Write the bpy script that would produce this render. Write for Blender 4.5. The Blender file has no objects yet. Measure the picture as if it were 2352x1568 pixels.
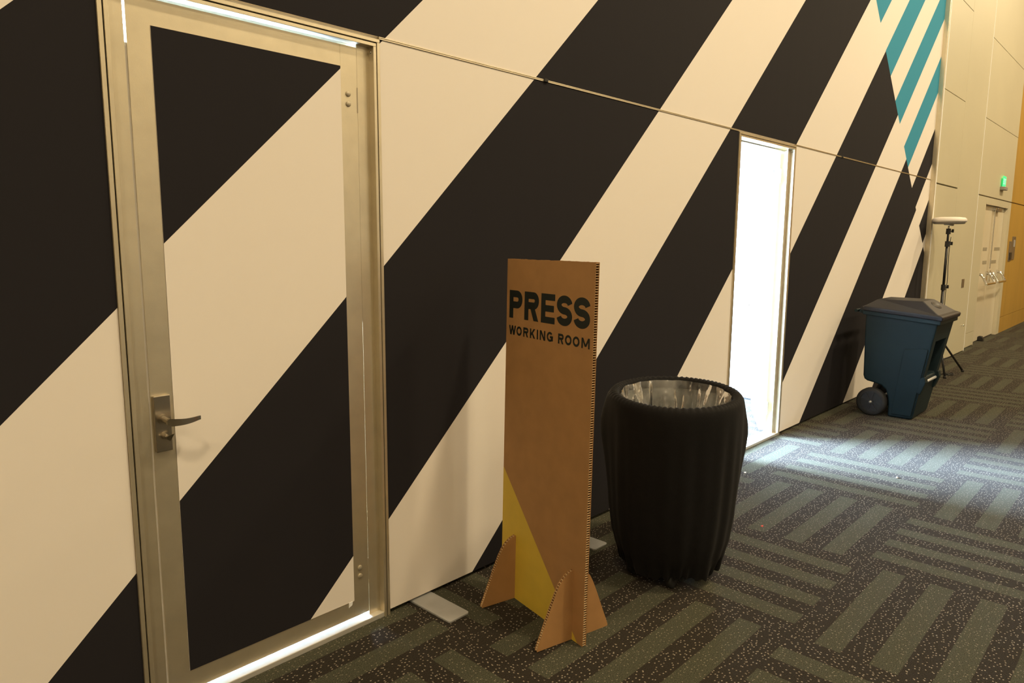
import bpy, bmesh, math, random
from mathutils import Vector, Matrix
random.seed(7)
PI = math.pi
R = math.radians
scn = bpy.context.scene
COL = scn.collection

# ------------------------------------------------------------------ camera, world, light, exposure
def set_camera():
    yaw, pitch, roll = 0.813954089, 0.140341499, 0.00634716
    f = Vector((math.sin(yaw)*math.cos(pitch), math.cos(yaw)*math.cos(pitch), -math.sin(pitch)))
    r = Vector((math.cos(yaw), -math.sin(yaw), 0)); u = r.cross(f)
    r2 = math.cos(roll)*r + math.sin(roll)*u; u2 = -math.sin(roll)*r + math.cos(roll)*u
    cd = bpy.data.cameras.new('camera'); cam = bpy.data.objects.new('camera', cd); COL.objects.link(cam)
    m = Matrix((r2, u2, -f)).transposed().to_4x4(); m.translation = Vector((0, -2.11534, 1.43815))
    cam.matrix_world = m
    cd.sensor_width = 36.0; cd.sensor_fit = 'HORIZONTAL'; cd.lens = 1626.61/2352*36.0
    cd.clip_start = 0.05; cd.clip_end = 200
    scn.camera = cam
set_camera()

world = bpy.data.worlds.new('world'); scn.world = world; world.use_nodes = True
world.node_tree.nodes['Background'].inputs[0].default_value = (1.0, 0.8, 0.5, 1)
world.node_tree.nodes['Background'].inputs[1].default_value = 0.02

scn.view_settings.view_transform = 'Standard'
scn.view_settings.look = 'None'
scn.view_settings.exposure = 0.0
scn.view_settings.gamma = 1.0
scn.view_settings.use_curve_mapping = False

HALL_Z = 6.4
ROOM_Z = 3.4
def area(name, loc, size, power, color, rot=(0, 0, 0), shape='DISK', sy=None, spread=None):
    l = bpy.data.lights.new(name, 'AREA'); l.shape = shape; l.size = size
    if sy: l.size_y = sy
    l.energy = power; l.color = color
    if spread: l.spread = spread
    o = bpy.data.objects.new(name, l); COL.objects.link(o); o.location = loc; o.rotation_euler = rot
    return o
WARM = (1.0, 0.795, 0.49)
COOL = (0.56, 0.76, 1.0)
# wall washers along the striped wall and downlights over the rest of the hall
for xx, k in ((-5.8, 0.6), (-1.4, 0.8), (3.0, 1.0), (7.4, 1.0), (11.8, 0.95), (16.2, 0.95)):
    area('wall_washer', (xx, -3.0, HALL_Z-0.08), 0.45, 178*k, WARM, rot=(R(24), 0, 0))
for yy in (-7.0, -11.4):
    for xx, k in ((-5.8, 0.4), (-1.4, 0.6), (3.0, 0.8), (7.4, 1.2), (11.8, 1.5), (16.2, 1.5)):
        area('hall_downlight', (xx, yy, HALL_Z-0.03), 0.45, 72*k, WARM)
# cool daylight coming through the wide window in the back wall of the room behind the striped wall
WIN = (0.7, 4.3, 0.85, 3.0)
area('window_daylight', ((WIN[0]+WIN[1])/2, 5.52, (WIN[2]+WIN[3])/2), WIN[1]-WIN[0], 11500, COOL, rot=(R(-90), 0, 0), shape='RECTANGLE', sy=WIN[3]-WIN[2])

# ------------------------------------------------------------------ helpers
def tag(o, label=None, cat=None, group=None, kind=None):
    if label: o['label'] = label
    if cat: o['category'] = cat
    if group: o['group'] = group
    if kind: o['kind'] = kind
    return o

class MB:
    def __init__(s): s.v = []; s.f = []; s.m = []
    def add(s, vs, fs, mi=0):
        b = len(s.v); s.v += [tuple(v) for v in vs]
        for f in fs: s.f.append(tuple(b+i for i in f)); s.m.append(mi)
        return s
    def box(s, x0, x1, y0, y1, z0, z1, mi=0):
        return s.add([(x0,y0,z0),(x1,y0,z0),(x1,y1,z0),(x0,y1,z0),(x0,y0,z1),(x1,y0,z1),(x1,y1,z1),(x0,y1,z1)],
              [(0,3,2,1),(4,5,6,7),(0,1,5,4),(1,2,6,5),(2,3,7,6),(3,0,4,7)], mi)
    def prism(s, poly, axis, a, b, mi=0):
        # poly in the plane across the axis, counter-clockwise; axis 'x': (y,z), 'y': (x,z), 'z': (x,y)
        def P(q, t): return {'x': (t, q[0], q[1]), 'y': (q[0], t, q[1]), 'z': (q[0], q[1], t)}[axis]
        n = len(poly)
        vs = [P(q, a) for q in poly]+[P(q, b) for q in poly]
        fs = [tuple(range(n))[::-1], tuple(range(n, 2*n))]
        fs += [(i, (i+1) % n, n+(i+1) % n, n+i) for i in range(n)]
        return s.add(vs, fs, mi)
    def tube(s, pts, r, n=10, mi=0, caps=True):
        pts = [Vector(p) for p in pts]; rings = []
        rs = r if isinstance(r, (list, tuple)) else [r]*len(pts)
        up = None
        for i, p in enumerate(pts):
            d = (pts[min(i+1, len(pts)-1)]-pts[max(i-1, 0)]).normalized()
            if up is None:
                up = d.orthogonal().normalized()
            else:
                up = (up-d*up.dot(d)).normalized()
            w = d.cross(up)
            rings.append([p+(up*math.cos(2*PI*k/n)+w*math.sin(2*PI*k/n))*rs[i] for k in range(n)])
        vs = [v for g in rings for v in g]; fs = []
        for i in range(len(pts)-1):
            for k in range(n):
                a = i*n+k; b = i*n+(k+1) % n
                fs.append((a, b, b+n, a+n))
        if caps:
            fs.append(tuple(range(n))[::-1]); fs.append(tuple(range((len(pts)-1)*n, len(pts)*n)))
        return s.add(vs, fs, mi)
    def lathe(s, prof, n=32, c=(0, 0, 0), axis='z', mi=0, closed=False):
        vs = []; fs = []; m = len(prof)
        for k in range(n):
            a = 2*PI*k/n
            for r, h in prof:
                x, y = r*math.cos(a), r*math.sin(a)
                q = {'z': (x, y, h), 'x': (h, x, y), 'y': (x, h, y)}[axis]
                vs.append((c[0]+q[0], c[1]+q[1], c[2]+q[2]))
        for k in range(n):
            for j in range(m-1 if not closed else m):
                a = k*m+j; b = ((k+1) % n)*m+j; j2 = (j+1) % m
                fs.append((a, b, ((k+1) % n)*m+j2, k*m+j2))
        return s.add(vs, fs, mi)
    def build(s, name, mats, parent=None, smooth=False, bevel=0, loc=None, segs=2, weld=True):
        me = bpy.data.meshes.new(name); me.from_pydata(s.v, [], s.f)
        if not isinstance(mats, (list, tuple)): mats = [mats]
        for m in mats: me.materials.append(m)
        for p, mi in zip(me.polygons, s.m): p.material_index = mi
        bm = bmesh.new(); bm.from_mesh(me)
        if weld: bmesh.ops.remove_doubles(bm, verts=bm.verts, dist=1e-6)
        bmesh.ops.recalc_face_normals(bm, faces=bm.faces)
        bm.to_mesh(me); bm.free()
        o = bpy.data.objects.new(name, me); COL.objects.link(o)
        if parent: o.parent = parent
        if loc: o.location = loc
        if smooth:
            for p in me.polygons: p.use_smooth = True
        if bevel:
            b = o.modifiers.new('bevel', 'BEVEL'); b.width = bevel; b.segments = segs; b.limit_method = 'ANGLE'; b.angle_limit = R(35)
            b.harden_normals = False
        return o

def sharp(o, ang=35):
    # smooth shading with creases kept at sharp edges
    me = o.data
    for p in me.polygons: p.use_smooth = True
    bm = bmesh.new(); bm.from_mesh(me)
    for e in bm.edges:
        e.smooth = not (len(e.link_faces) == 2 and e.calc_face_angle(0) > R(ang))
    bm.to_mesh(me); bm.free()
    return o

def thing(name, loc, label, cat, group=None, rot=(0, 0, 0), kind=None):
    o = bpy.data.objects.new(name, None); COL.objects.link(o); o.empty_display_size = 0.1
    o.location = loc; o.rotation_euler = rot
    return tag(o, label, cat, group, kind)

# ------------------------------------------------------------------ materials
class E:
    """small helper to write node maths as expressions"""
    nt = None
    def __init__(s, sock): s.s = sock
    @staticmethod
    def op(name, *a):
        n = E.nt.nodes.new('ShaderNodeMath'); n.operation = name
        for i, x in enumerate(a):
            if isinstance(x, E): E.nt.links.new(x.s, n.inputs[i])
            else: n.inputs[i].default_value = x
        return E(n.outputs[0])
    def __add__(s, o): return E.op('ADD', s, o)
    def __radd__(s, o): return E.op('ADD', o, s)
    def __sub__(s, o): return E.op('SUBTRACT', s, o)
    def __rsub__(s, o): return E.op('SUBTRACT', o, s)
    def __mul__(s, o): return E.op('MULTIPLY', s, o)
    def __rmul__(s, o): return E.op('MULTIPLY', o, s)
    def __truediv__(s, o): return E.op('DIVIDE', s, o)
    def __lt__(s, o): return E.op('LESS_THAN', s, o)
    def __gt__(s, o): return E.op('GREATER_THAN', s, o)
    def floor(s): return E.op('FLOOR', s)
    def abs(s): return E.op('ABSOLUTE', s)
    def mod(s, k): return E.op('FLOORED_MODULO', s, k)

def newmat(name):
    m = bpy.data.materials.new(name); m.use_nodes = True
    return m, m.node_tree, m.node_tree.nodes['Principled BSDF']

def mat(name, col, rough=0.6, metal=0.0, var=0.06, scale=6.0, bump=0.0, bscale=200.0, stretch=(1, 1, 1), spec=0.5, sheen=0.0, coat=0.0):
    m, nt, b = newmat(name)
    tc = nt.nodes.new('ShaderNodeTexCoord'); mp = nt.nodes.new('ShaderNodeMapping'); mp.inputs['Scale'].default_value = stretch
    nt.links.new(tc.outputs['Object'], mp.inputs[0])
    nz = nt.nodes.new('ShaderNodeTexNoise'); nz.inputs['Scale'].default_value = scale; nz.inputs['Detail'].default_value = 4
    nt.links.new(mp.outputs[0], nz.inputs['Vector'])
    rp = nt.nodes.new('ShaderNodeValToRGB')
    rp.color_ramp.elements[0].position = 0.3; rp.color_ramp.elements[1].position = 0.7
    rp.color_ramp.elements[0].color = tuple(c*(1-var) for c in col)+(1,)
    rp.color_ramp.elements[1].color = tuple(min(1, c*(1+var)) for c in col)+(1,)
    nt.links.new(nz.outputs['Fac'], rp.inputs['Fac']); nt.links.new(rp.outputs[0], b.inputs['Base Color'])
    b.inputs['Roughness'].default_value = rough; b.inputs['Metallic'].default_value = metal
    b.inputs['Specular IOR Level'].default_value = spec
    if sheen:
        b.inputs['Sheen Weight'].default_value = sheen; b.inputs['Sheen Roughness'].default_value = 0.4
    if coat: b.inputs['Coat Weight'].default_value = coat
    if bump:
        n2 = nt.nodes.new('ShaderNodeTexNoise'); n2.inputs['Scale'].default_value = bscale; n2.inputs['Detail'].default_value = 2
        nt.links.new(mp.outputs[0], n2.inputs['Vector'])
        bp = nt.nodes.new('ShaderNodeBump'); bp.inputs['Strength'].default_value = bump; bp.inputs['Distance'].default_value = 0.002
        nt.links.new(n2.outputs['Fac'], bp.inputs['Height']); nt.links.new(bp.outputs[0], b.inputs['Normal'])
    return m

def emit(name, col, strength):
    m, nt, b = newmat(name)
    b.inputs['Base Color'].default_value = col+(1,); b.inputs['Emission Color'].default_value = col+(1,)
    b.inputs['Emission Strength'].default_value = strength
    return m

def fabric(name, col):
    # stretched printed polyester: fine weave and slow vertical slackness
    m, nt, b = newmat(name)
    b.inputs['Base Color'].default_value = col+(1,); b.inputs['Roughness'].default_value = 0.85
    b.inputs['Specular IOR Level'].default_value = 0.12
    tc = nt.nodes.new('ShaderNodeTexCoord'); mp = nt.nodes.new('ShaderNodeMapping'); mp.inputs['Scale'].default_value = (9, 1, 0.35)
    nt.links.new(tc.outputs['Object'], mp.inputs[0])
    nz = nt.nodes.new('ShaderNodeTexNoise'); nz.inputs['Scale'].default_value = 1.0; nz.inputs['Detail'].default_value = 1
    nt.links.new(mp.outputs[0], nz.inputs['Vector'])
    n2 = nt.nodes.new('ShaderNodeTexNoise'); n2.inputs['Scale'].default_value = 700; nt.links.new(tc.outputs['Object'], n2.inputs['Vector'])
    b1 = nt.nodes.new('ShaderNodeBump'); b1.inputs['Strength'].default_value = 0.12; b1.inputs['Distance'].default_value = 0.012
    b2 = nt.nodes.new('ShaderNodeBump'); b2.inputs['Strength'].default_value = 0.06; b2.inputs['Distance'].default_value = 0.001
    nt.links.new(nz.outputs['Fac'], b1.inputs['Height']); nt.links.new(n2.outputs['Fac'], b2.inputs['Height'])
    nt.links.new(b1.outputs[0], b2.inputs['Normal']); nt.links.new(b2.outputs[0], b.inputs['Normal'])
    return m

def carpet():
    m, nt, b = newmat('carpet'); E.nt = nt
    tc = nt.nodes.new('ShaderNodeTexCoord'); sp = nt.nodes.new('ShaderNodeSeparateXYZ'); nt.links.new(tc.outputs['Object'], sp.inputs[0])
    nzw = nt.nodes.new('ShaderNodeTexNoise'); nzw.inputs['Scale'].default_value = 160; nt.links.new(tc.outputs['Object'], nzw.inputs['Vector'])
    wob = (E(nzw.outputs['Fac'])-0.5)*0.006
    X, Y = E(sp.outputs['X'])+wob, E(sp.outputs['Y'])+wob
    C = 0.835
    cx, cy = (X-3.325)/C, (Y+1.18)/C
    i, j = cx.floor(), cy.floor()
    odd = (i+j).mod(2.0) > 0.5
    fx, fy = cx-i, cy-j
    u = fx+(fy-fx)*odd; v = fy+(fx-fy)*odd            # along / across the bars
    t = (v-0.5)/0.2228
    d = (t-t.floor()-0.5).abs()
    bar = (d < 0.245)*(t.abs() < 2.0)*((u-0.5).abs() < 0.487)
    # flecks: short tan yarn ends lying along the bars
    P, Q = E(sp.outputs['X']), E(sp.outputs['Y'])
    a = P+(Q-P)*odd; c = Q+(P-Q)*odd
    cb = nt.nodes.new('ShaderNodeCombineXYZ'); nt.links.new((a*58.0).s, cb.inputs[0]); nt.links.new((c*74.0).s, cb.inputs[1])
    vo = nt.nodes.new('ShaderNodeTexVoronoi'); vo.voronoi_dimensions = '2D'; vo.inputs['Scale'].default_value = 1.0
    nt.links.new(cb.outputs[0], vo.inputs['Vector'])
    sc = nt.nodes.new('ShaderNodeSeparateColor'); nt.links.new(vo.outputs['Color'], sc.inputs[0])
    rnd, rnd2 = E(sc.outputs[0]), E(sc.outputs[1])
    keep = rnd > (0.38+bar*0.12)
    fleck = (E(vo.outputs['Distance']) < (0.185-bar*0.02))*keep
    nz = nt.nodes.new('ShaderNodeTexNoise'); nz.inputs['Scale'].default_value = 300; nz.inputs['Detail'].default_value = 3
    nt.links.new(tc.outputs['Object'], nz.inputs['Vector'])
    nz2 = nt.nodes.new('ShaderNodeTexNoise'); nz2.inputs['Scale'].default_value = 190; nz2.inputs['Detail'].default_value = 2
    nt.links.new(tc.outputs['Object'], nz2.inputs['Vector'])
    def mix(f, c1, c2):
        n = nt.nodes.new('ShaderNodeMix'); n.data_type = 'RGBA'
        if isinstance(f, E): nt.links.new(f.s, n.inputs[0])
        else: n.inputs[0].default_value = f
        for k, cc in ((6, c1), (7, c2)):
            if hasattr(cc, 'links'): nt.links.new(cc, n.inputs[k])
            else: n.inputs[k].default_value = cc+(1,)
        return n.outputs[2]
    g = E.op('MULTIPLY', E(nz.outputs['Fac'])-0.36, 3.4); g.s.node.use_clamp = True
    g2 = E.op('MULTIPLY', E(nz2.outputs['Fac'])-0.38, 4.0); g2.s.node.use_clamp = True
    dark = mix(g, DARK0, DARK1)
    light = mix(g, LIGHT0, LIGHT1)
    light = mix(g2*0.45, light, (0.030, 0.041, 0.023))
    base = mix(bar, dark, light)
    fl = mix(rnd2, (0.20, 0.165, 0.125), (0.35, 0.31, 0.245))
    col = mix(fleck*(0.95-bar*0.40), base, fl)
    nt.links.new(col, b.inputs['Base Color'])
    b.inputs['Roughness'].default_value = 0.95; b.inputs['Specular IOR Level'].default_value = 0.1
    b.inputs['Sheen Weight'].default_value = 0.06; b.inputs['Sheen Roughness'].default_value = 0.4
    bp = nt.nodes.new('ShaderNodeBump'); bp.inputs['Strength'].default_value = 0.6; bp.inputs['Distance'].default_value = 0.003
    nt.links.new((E(nz.outputs['Fac'])+fleck*0.5).s, bp.inputs['Height']); nt.links.new(bp.outputs[0], b.inputs['Normal'])
    return m
DARK0, DARK1 = (0.0140, 0.0112, 0.0080), (0.039, 0.0320, 0.0245)
LIGHT0, LIGHT1 = (0.026, 0.0250, 0.0160), (0.110, 0.106, 0.076)

def plastic_film():
    m, nt, b = newmat('clear_plastic_film')
    out = nt.nodes['Material Output']
    tr = nt.nodes.new('ShaderNodeBsdfTransparent'); tr.inputs[0].default_value = (0.93, 0.93, 0.91, 1)
    gl = nt.nodes.new('ShaderNodeBsdfGlossy'); gl.inputs['Roughness'].default_value = 0.16
    df = nt.nodes.new('ShaderNodeBsdfTranslucent'); df.inputs[0].default_value = (0.85, 0.85, 0.83, 1)
    dd = nt.nodes.new('ShaderNodeBsdfDiffuse'); dd.inputs[0].default_value = (0.85, 0.85, 0.83, 1)
    fr = nt.nodes.new('ShaderNodeFresnel'); fr.inputs[0].default_value = 1.55
    tc = nt.nodes.new('ShaderNodeTexCoord'); nz = nt.nodes.new('ShaderNodeTexNoise'); nz.inputs['Scale'].default_value = 9; nz.inputs['Detail'].default_value = 3
    nt.links.new(tc.outputs['Object'], nz.inputs['Vector'])
    bp = nt.nodes.new('ShaderNodeBump'); bp.inputs['Strength'].default_value = 0.7; bp.inputs['Distance'].default_value = 0.02
    nt.links.new(nz.outputs['Fac'], bp.inputs['Height'])
    for n in (gl, fr): nt.links.new(bp.outputs[0], n.inputs['Normal'])
    m0 = nt.nodes.new('ShaderNodeMixShader'); m0.inputs[0].default_value = 0.5
    nt.links.new(df.outputs[0], m0.inputs[1]); nt.links.new(dd.outputs[0], m0.inputs[2])
    m1 = nt.nodes.new('ShaderNodeMixShader'); mr_ = nt.nodes.new('ShaderNodeMapRange'); mr_.inputs['From Min'].default_value = 0.35; mr_.inputs['From Max'].default_value = 0.65; mr_.inputs['To Min'].default_value = 0.05; mr_.inputs['To Max'].default_value = 0.42
    nt.links.new(nz.outputs['Fac'], mr_.inputs['Value']); nt.links.new(mr_.outputs[0], m1.inputs[0])
    nt.links.new(tr.outputs[0], m1.inputs[1]); nt.links.new(m0.outputs[0], m1.inputs[2])
    m2 = nt.nodes.new('ShaderNodeMixShader'); nt.links.new(fr.outputs[0], m2.inputs[0])
    nt.links.new(m1.outputs[0], m2.inputs[1]); nt.links.new(gl.outputs[0], m2.inputs[2])
    nt.links.new(m2.outputs[0], out.inputs[0])
    return m

M = {}
M['carpet'] = carpet()
M['fab_light'] = fabric('fabric_cream', (0.80, 0.745, 0.69))
M['fab_dark'] = fabric('fabric_charcoal', (0.0190, 0.0175, 0.0205))
M['fab_teal'] = fabric('fabric_teal', (0.045, 0.275, 0.42))
M['frame'] = mat('champagne_aluminium', (0.70, 0.625, 0.47), 0.36, 0.80, 0.05, 14, 0.05, 300)
M['alu'] = mat('bright_aluminium', (0.78, 0.77, 0.74), 0.32, 0.85, 0.04, 20)
M['grey_metal'] = mat('galvanised_steel', (0.46, 0.47, 0.48), 0.5, 0.35, 0.06, 18, 0.05, 250)
M['groove'] = mat('black_gasket', (0.018, 0.017, 0.016), 0.8)
M['gasket'] = mat('grey_gasket', (0.62, 0.585, 0.53), 0.7)
M['white'] = mat('white_paint', (0.86, 0.86, 0.85), 0.7, 0, 0.02)
M['room_wall'] = mat('room_wall_paint', (0.56, 0.56, 0.55), 0.8, 0, 0.02)
M['white_leaf'] = mat('white_door_skin', (0.85, 0.86, 0.87), 0.45, 0, 0.02)
M['nickel'] = mat('satin_nickel', (0.50, 0.45, 0.37), 0.26, 1.0, 0.05, 40)
M['cap'] = mat('cap_metal', (0.42, 0.37, 0.28), 0.5, 0.4, 0.05)
M['beige_wall'] = mat('beige_wall_paint', (0.545, 0.505, 0.37), 0.5, 0, 0.025, 1.2, 0.04, 400)
M['beige_core'] = mat('wall_reveal_shadow_gap', (0.22, 0.17, 0.11), 0.8)
M['orange_wall'] = mat('orange_veneer', (0.45, 0.275, 0.060), 0.42, 0, 0.10, 3.0, 0.03, 100, stretch=(1.5, 1, 0.25))
M['door_paint'] = mat('beige_door_paint', (0.66, 0.60, 0.46), 0.32, 0, 0.03, 2)
M['chrome'] = mat('chrome', (0.80, 0.80, 0.80), 0.12, 1.0, 0.02)
M['steel_plate'] = mat('brushed_steel', (0.30, 0.27, 0.23), 0.4, 0.8, 0.1, 30)
M['sticker'] = mat('grey_sticker', (0.33, 0.29, 0.21), 0.6)
M['ceiling'] = mat('ceiling_white', (0.72, 0.68, 0.60), 0.9, 0, 0.03)
M['hall_wall'] = mat('hall_wall_paint', (0.76, 0.70, 0.58), 0.8, 0, 0.03)
M['card'] = mat('kraft_cardboard', (0.365, 0.192, 0.070), 0.75, 0, 0.07, 14, 0.05, 500)
M['card_core'] = mat('cardboard_core', (0.56, 0.38, 0.20), 0.85, 0, 0.12, 30)
M['yellow'] = mat('yellow_print', (0.60, 0.42, 0.045), 0.6, 0, 0.05, 12)
M['ink'] = mat('black_green_ink', (0.012, 0.016, 0.013), 0.5)
M['black_cloth'] = mat('black_spandex', (0.0065, 0.006, 0.0065), 0.8, 0, 0.10, 30, 0.3, 300, spec=0.2, sheen=0.03)
M['film'] = plastic_film()
M['barrel'] = mat('dark_grey_barrel', (0.06, 0.06, 0.055), 0.6)
M['black_plastic'] = mat('black_plastic', (0.014, 0.014, 0.015), 0.45)
M['rubber'] = mat('black_rubber', (0.012, 0.012, 0.012), 0.7)
M['cart'] = mat('dark_teal_polyethylene', (0.0055, 0.0170, 0.0225), 0.48, 0, 0.12, 6, 0.1, 300, spec=0.25)
M['cart_lid'] = mat('charcoal_polyethylene', (0.018, 0.017, 0.022), 0.45, 0, 0.12, 8, 0.1, 300, spec=0.4)
M['pole'] = mat('black_anodised_tube', (0.016, 0.016, 0.018), 0.35)
M['ap_white'] = mat('white_plastic', (0.80, 0.74, 0.68), 0.45, 0, 0.02)
M['ap_grey'] = mat('grey_plastic', (0.30, 0.28, 0.26), 0.5)
M['daylight'] = emit('daylit_glass', (0.7, 0.9, 1.0), 8.0)
M['green'] = emit('green_lit_panel', (0.05, 0.80, 0.26), 0.85)
M['green_pale'] = emit('pale_lit_lettering', (0.35, 0.95, 0.55), 1.0)
M['red'] = mat('red_crumb', (0.6, 0.06, 0.03), 0.6)
M['sill'] = mat('sill_aluminium', (0.78, 0.76, 0.72), 0.35, 0.6, 0.04, 30)

# ------------------------------------------------------------------ the printed stripe design (wall x, height z)
COT = 1.035
DARKS = [(-4.80, -3.80), (-2.98, -1.98), (-1.19, -0.19), (0.615, 1.577), (2.374, 3.371), (4.188, 5.194), (6.006, 7.004), (7.777, 8.77), (9.56, 10.56)]
TEALS = [(5.225+0.775*k, 5.61+0.775*k) for k in range(-4, 8)]
CHEV = 8.06
def s_of(x, z): return x-(z-2.134)*COT
def l_of(x, z): return x+(z-2.134)*COT
def stripe_colour(x, z):
    s = s_of(x, z)
    if l_of(x, z) < CHEV:
        return 1 if any(a < s < b for a, b in DARKS) else 0
    for a, b in TEALS:
        if a < s < b: return 1 if a > 8.1 else 2
    return 0
def fabric_panel(name, x0, x1, z0, z1, parent, y0=0.0, th=0.012, ds=0.0, off=(0, 0)):
    """one stretched fabric panel; its print is cut from the design above"""
    bm = bmesh.new()
    vs = [bm.verts.new((x, 0, z)) for x, z in ((x0, z0), (x1, z0), (x1, z1), (x0, z1))]
    bm.faces.new(vs)
    def cut(px, nx, nz):
        g = bm.verts[:]+bm.edges[:]+bm.faces[:]
        bmesh.ops.bisect_plane(bm, geom=g, plane_co=(px, 0, 2.134), plane_no=(nx, 0, nz), dist=1e-7)
    for a, b in DARKS+TEALS:
        for s in (a, b): cut(s-ds, 1, -COT)
    cut(CHEV, 1, COT)
    mb = MB()
    for f in bm.faces:
        c = f.calc_center_median()
        mb.add([(v.co.x-off[0], y0-off[1], v.co.z) for v in f.verts], [tuple(range(len(f.verts)))], stripe_colour(c.x+ds, c.z))
    bm.free()
    a0, a1, b0, b1 = x0-off[0], x1-off[0], y0-off[1], y0+th-off[1]
    mb.add([(a0,b0,z0),(a1,b0,z0),(a1,b0,z1),(a0,b0,z1),(a0,b1,z0),(a1,b1,z0),(a1,b1,z1),(a0,b1,z1)],
           [(0,1,5,4),(1,2,6,5),(2,3,7,6),(3,0,4,7),(4,5,6,7)], 0)
    return mb.build(name, [M['fab_light'], M['fab_dark'], M['fab_teal']], parent, weld=False)

# ------------------------------------------------------------------ the setting
X0, X1 = -7.0, 20.0
YB = -13.5
floor = MB().add([(X0, YB, 0), (X1, YB, 0), (X1, 6.2, 0), (X0, 6.2, 0)], [(0, 1, 2, 3)]).build('floor', M['carpet'])
tag(floor, 'dark brown and green carpet woven with blocks of parallel bars', 'floor', kind='structure')
tag(MB().box(X0, X1, YB, 0.1, HALL_Z, HALL_Z+0.1).build('ceiling', M['ceiling']), 'plain white ceiling high over the carpeted hall', 'ceiling', kind='structure')
tag(MB().box(X0, X1, YB-0.1, YB, 0, HALL_Z).build('wall_back', M['hall_wall']), 'plain painted wall facing the striped wall across the hall', 'wall', kind='structure')
tag(MB().box(X0-0.1, X0, YB, 0.1, 0, HALL_Z).build('wall_left', M['hall_wall']), 'plain painted end wall of the hall beside the striped wall', 'wall', kind='structure')
tag(MB().box(X1, X1+0.1, YB, 0.1, 0, HALL_Z).build('wall_right', M['orange_wall']), 'orange end wall of the hall past the double doors', 'wall', kind='structure')

# striped operable wall: core with two door openings, fabric panels, seam trims
D1 = (0.664, 1.555)
D2 = (4.302, 5.193)
core = MB()
for a, b in ((X0, D1[0]), (D1[1], D2[0]), (D2[1], 8.88)): core.box(a, b, 0.012, 0.10, 0.014, 2.128)
core.box(X0, 8.88, 0.012, 0.10, 2.128, HALL_Z)
wall = core.build('wall_striped', M['white'], weld=False)
tag(wall, 'tall movable wall covered in dark, cream and teal diagonal stripes', 'wall', kind='structure')
fabric_panel('fabric_panel', X0, 8.88, 2.139, HALL_Z, wall)
fabric_panel('fabric_panel', X0, D1[0]-0.001, 0.018, 2.129, wall)
fabric_panel('fabric_panel', D1[1]+0.001, D2[0]-0.001, 0.018, 2.129, wall)
fabric_panel('fabric_panel', D2[1]+0.001, 8.878, 0.018, 2.129, wall)
for a, b in ((X0, D1[0]), (D1[1], D2[0]), (D2[1], 8.88)):
    t = MB(); t.box(a, b, -0.003, 0.012, 2.1300, 2.1335); t.box(a, b, -0.003, 0.012, 2.1355, 2.1385); t.box(a, b, 0.004, 0.012, 2.1335, 2.1355)
    t.build('seam_trim', M['frame'], wall, weld=False)
    MB().box(a, b, 0.05, 0.075, 0.0, 0.014).build('bottom_seal', M['groove'], wall)
for px in (2.44, 6.13):
    MB().prism([(px-0.012, 2.128), (px+0.012, 2.128), (px+0.014, 2.142), (px-0.010, 2.142)], 'y', -0.009, 0.0).build('seam_clip', M['groove'], wall, bevel=0.002)
# aluminium channel where the striped wall ends
ch = MB().box(8.88, 8.905, -0.045, 0.10, 0.0, HALL_Z).box(8.905, 8.925, -0.05, 0.02, 0.0, HALL_Z, 1)
tag(ch.build('trim_1', [M['frame'], M['white']], weld=False, bevel=0.002), 'bright aluminium edge channel at the end of the striped wall', 'trim', kind='structure')

# ---- doors in the striped wall
def door_frame(x0, x1, parent, white=False):
    fm = M['frame']; h = 2.128
    # two raised bands with a gasket groove between them, mitred round the opening
    fr = MB()
    def band(o, i, y0, y1, mi=0):
        # jambs and head between the offsets o and i from the outer edge
        fr.box(x0+o, x0+i, y0, y1, 0.0, h-i, mi); fr.box(x1-i, x1-o, y0, y1, 0.0, h-i, mi)
        fr.box(x0+o, x1-o, y0, y1, h-i, h-o, mi)
    band(0.0, 0.0115, -0.006, 0.10); band(0.0115, 0.0155, 0.002, 0.10, 1); band(0.0155, 0.027, -0.006, 0.10)
    f = fr.build('door_frame', [fm, M['groove']], parent, weld=False, bevel=0.0008, segs=1)
    # stops beside the leaf
    for a, b in ((x0+0.027, x0+0.070), (x1-0.0779, x1-0.027)):
        MB().box(a, b, 0.022, 0.026, 0.0, h-0.027).build('door_stop', fm, parent)
    MB().box(x0+0.027, x1-0.027, 0.069, 0.085, 2.0925, h-0.027).build('added_head_light_block', fm, parent)  # unseen strip added to cut the room light leaking over the leaf
    MB().lathe([(0.0, -0.0035), (0.0035, -0.003), (0.0042, 0.0)], 12, (x1-0.027, 0.010, h-0.045), 'x').build('screw', M['chrome'], parent, smooth=True)
    s = MB().box(x0+0.027, x1-0.027, -0.004, 0.10, 0.0, 0.020)
    s.build('threshold', M['sill'], parent, bevel=0.002)
    return f

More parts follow.
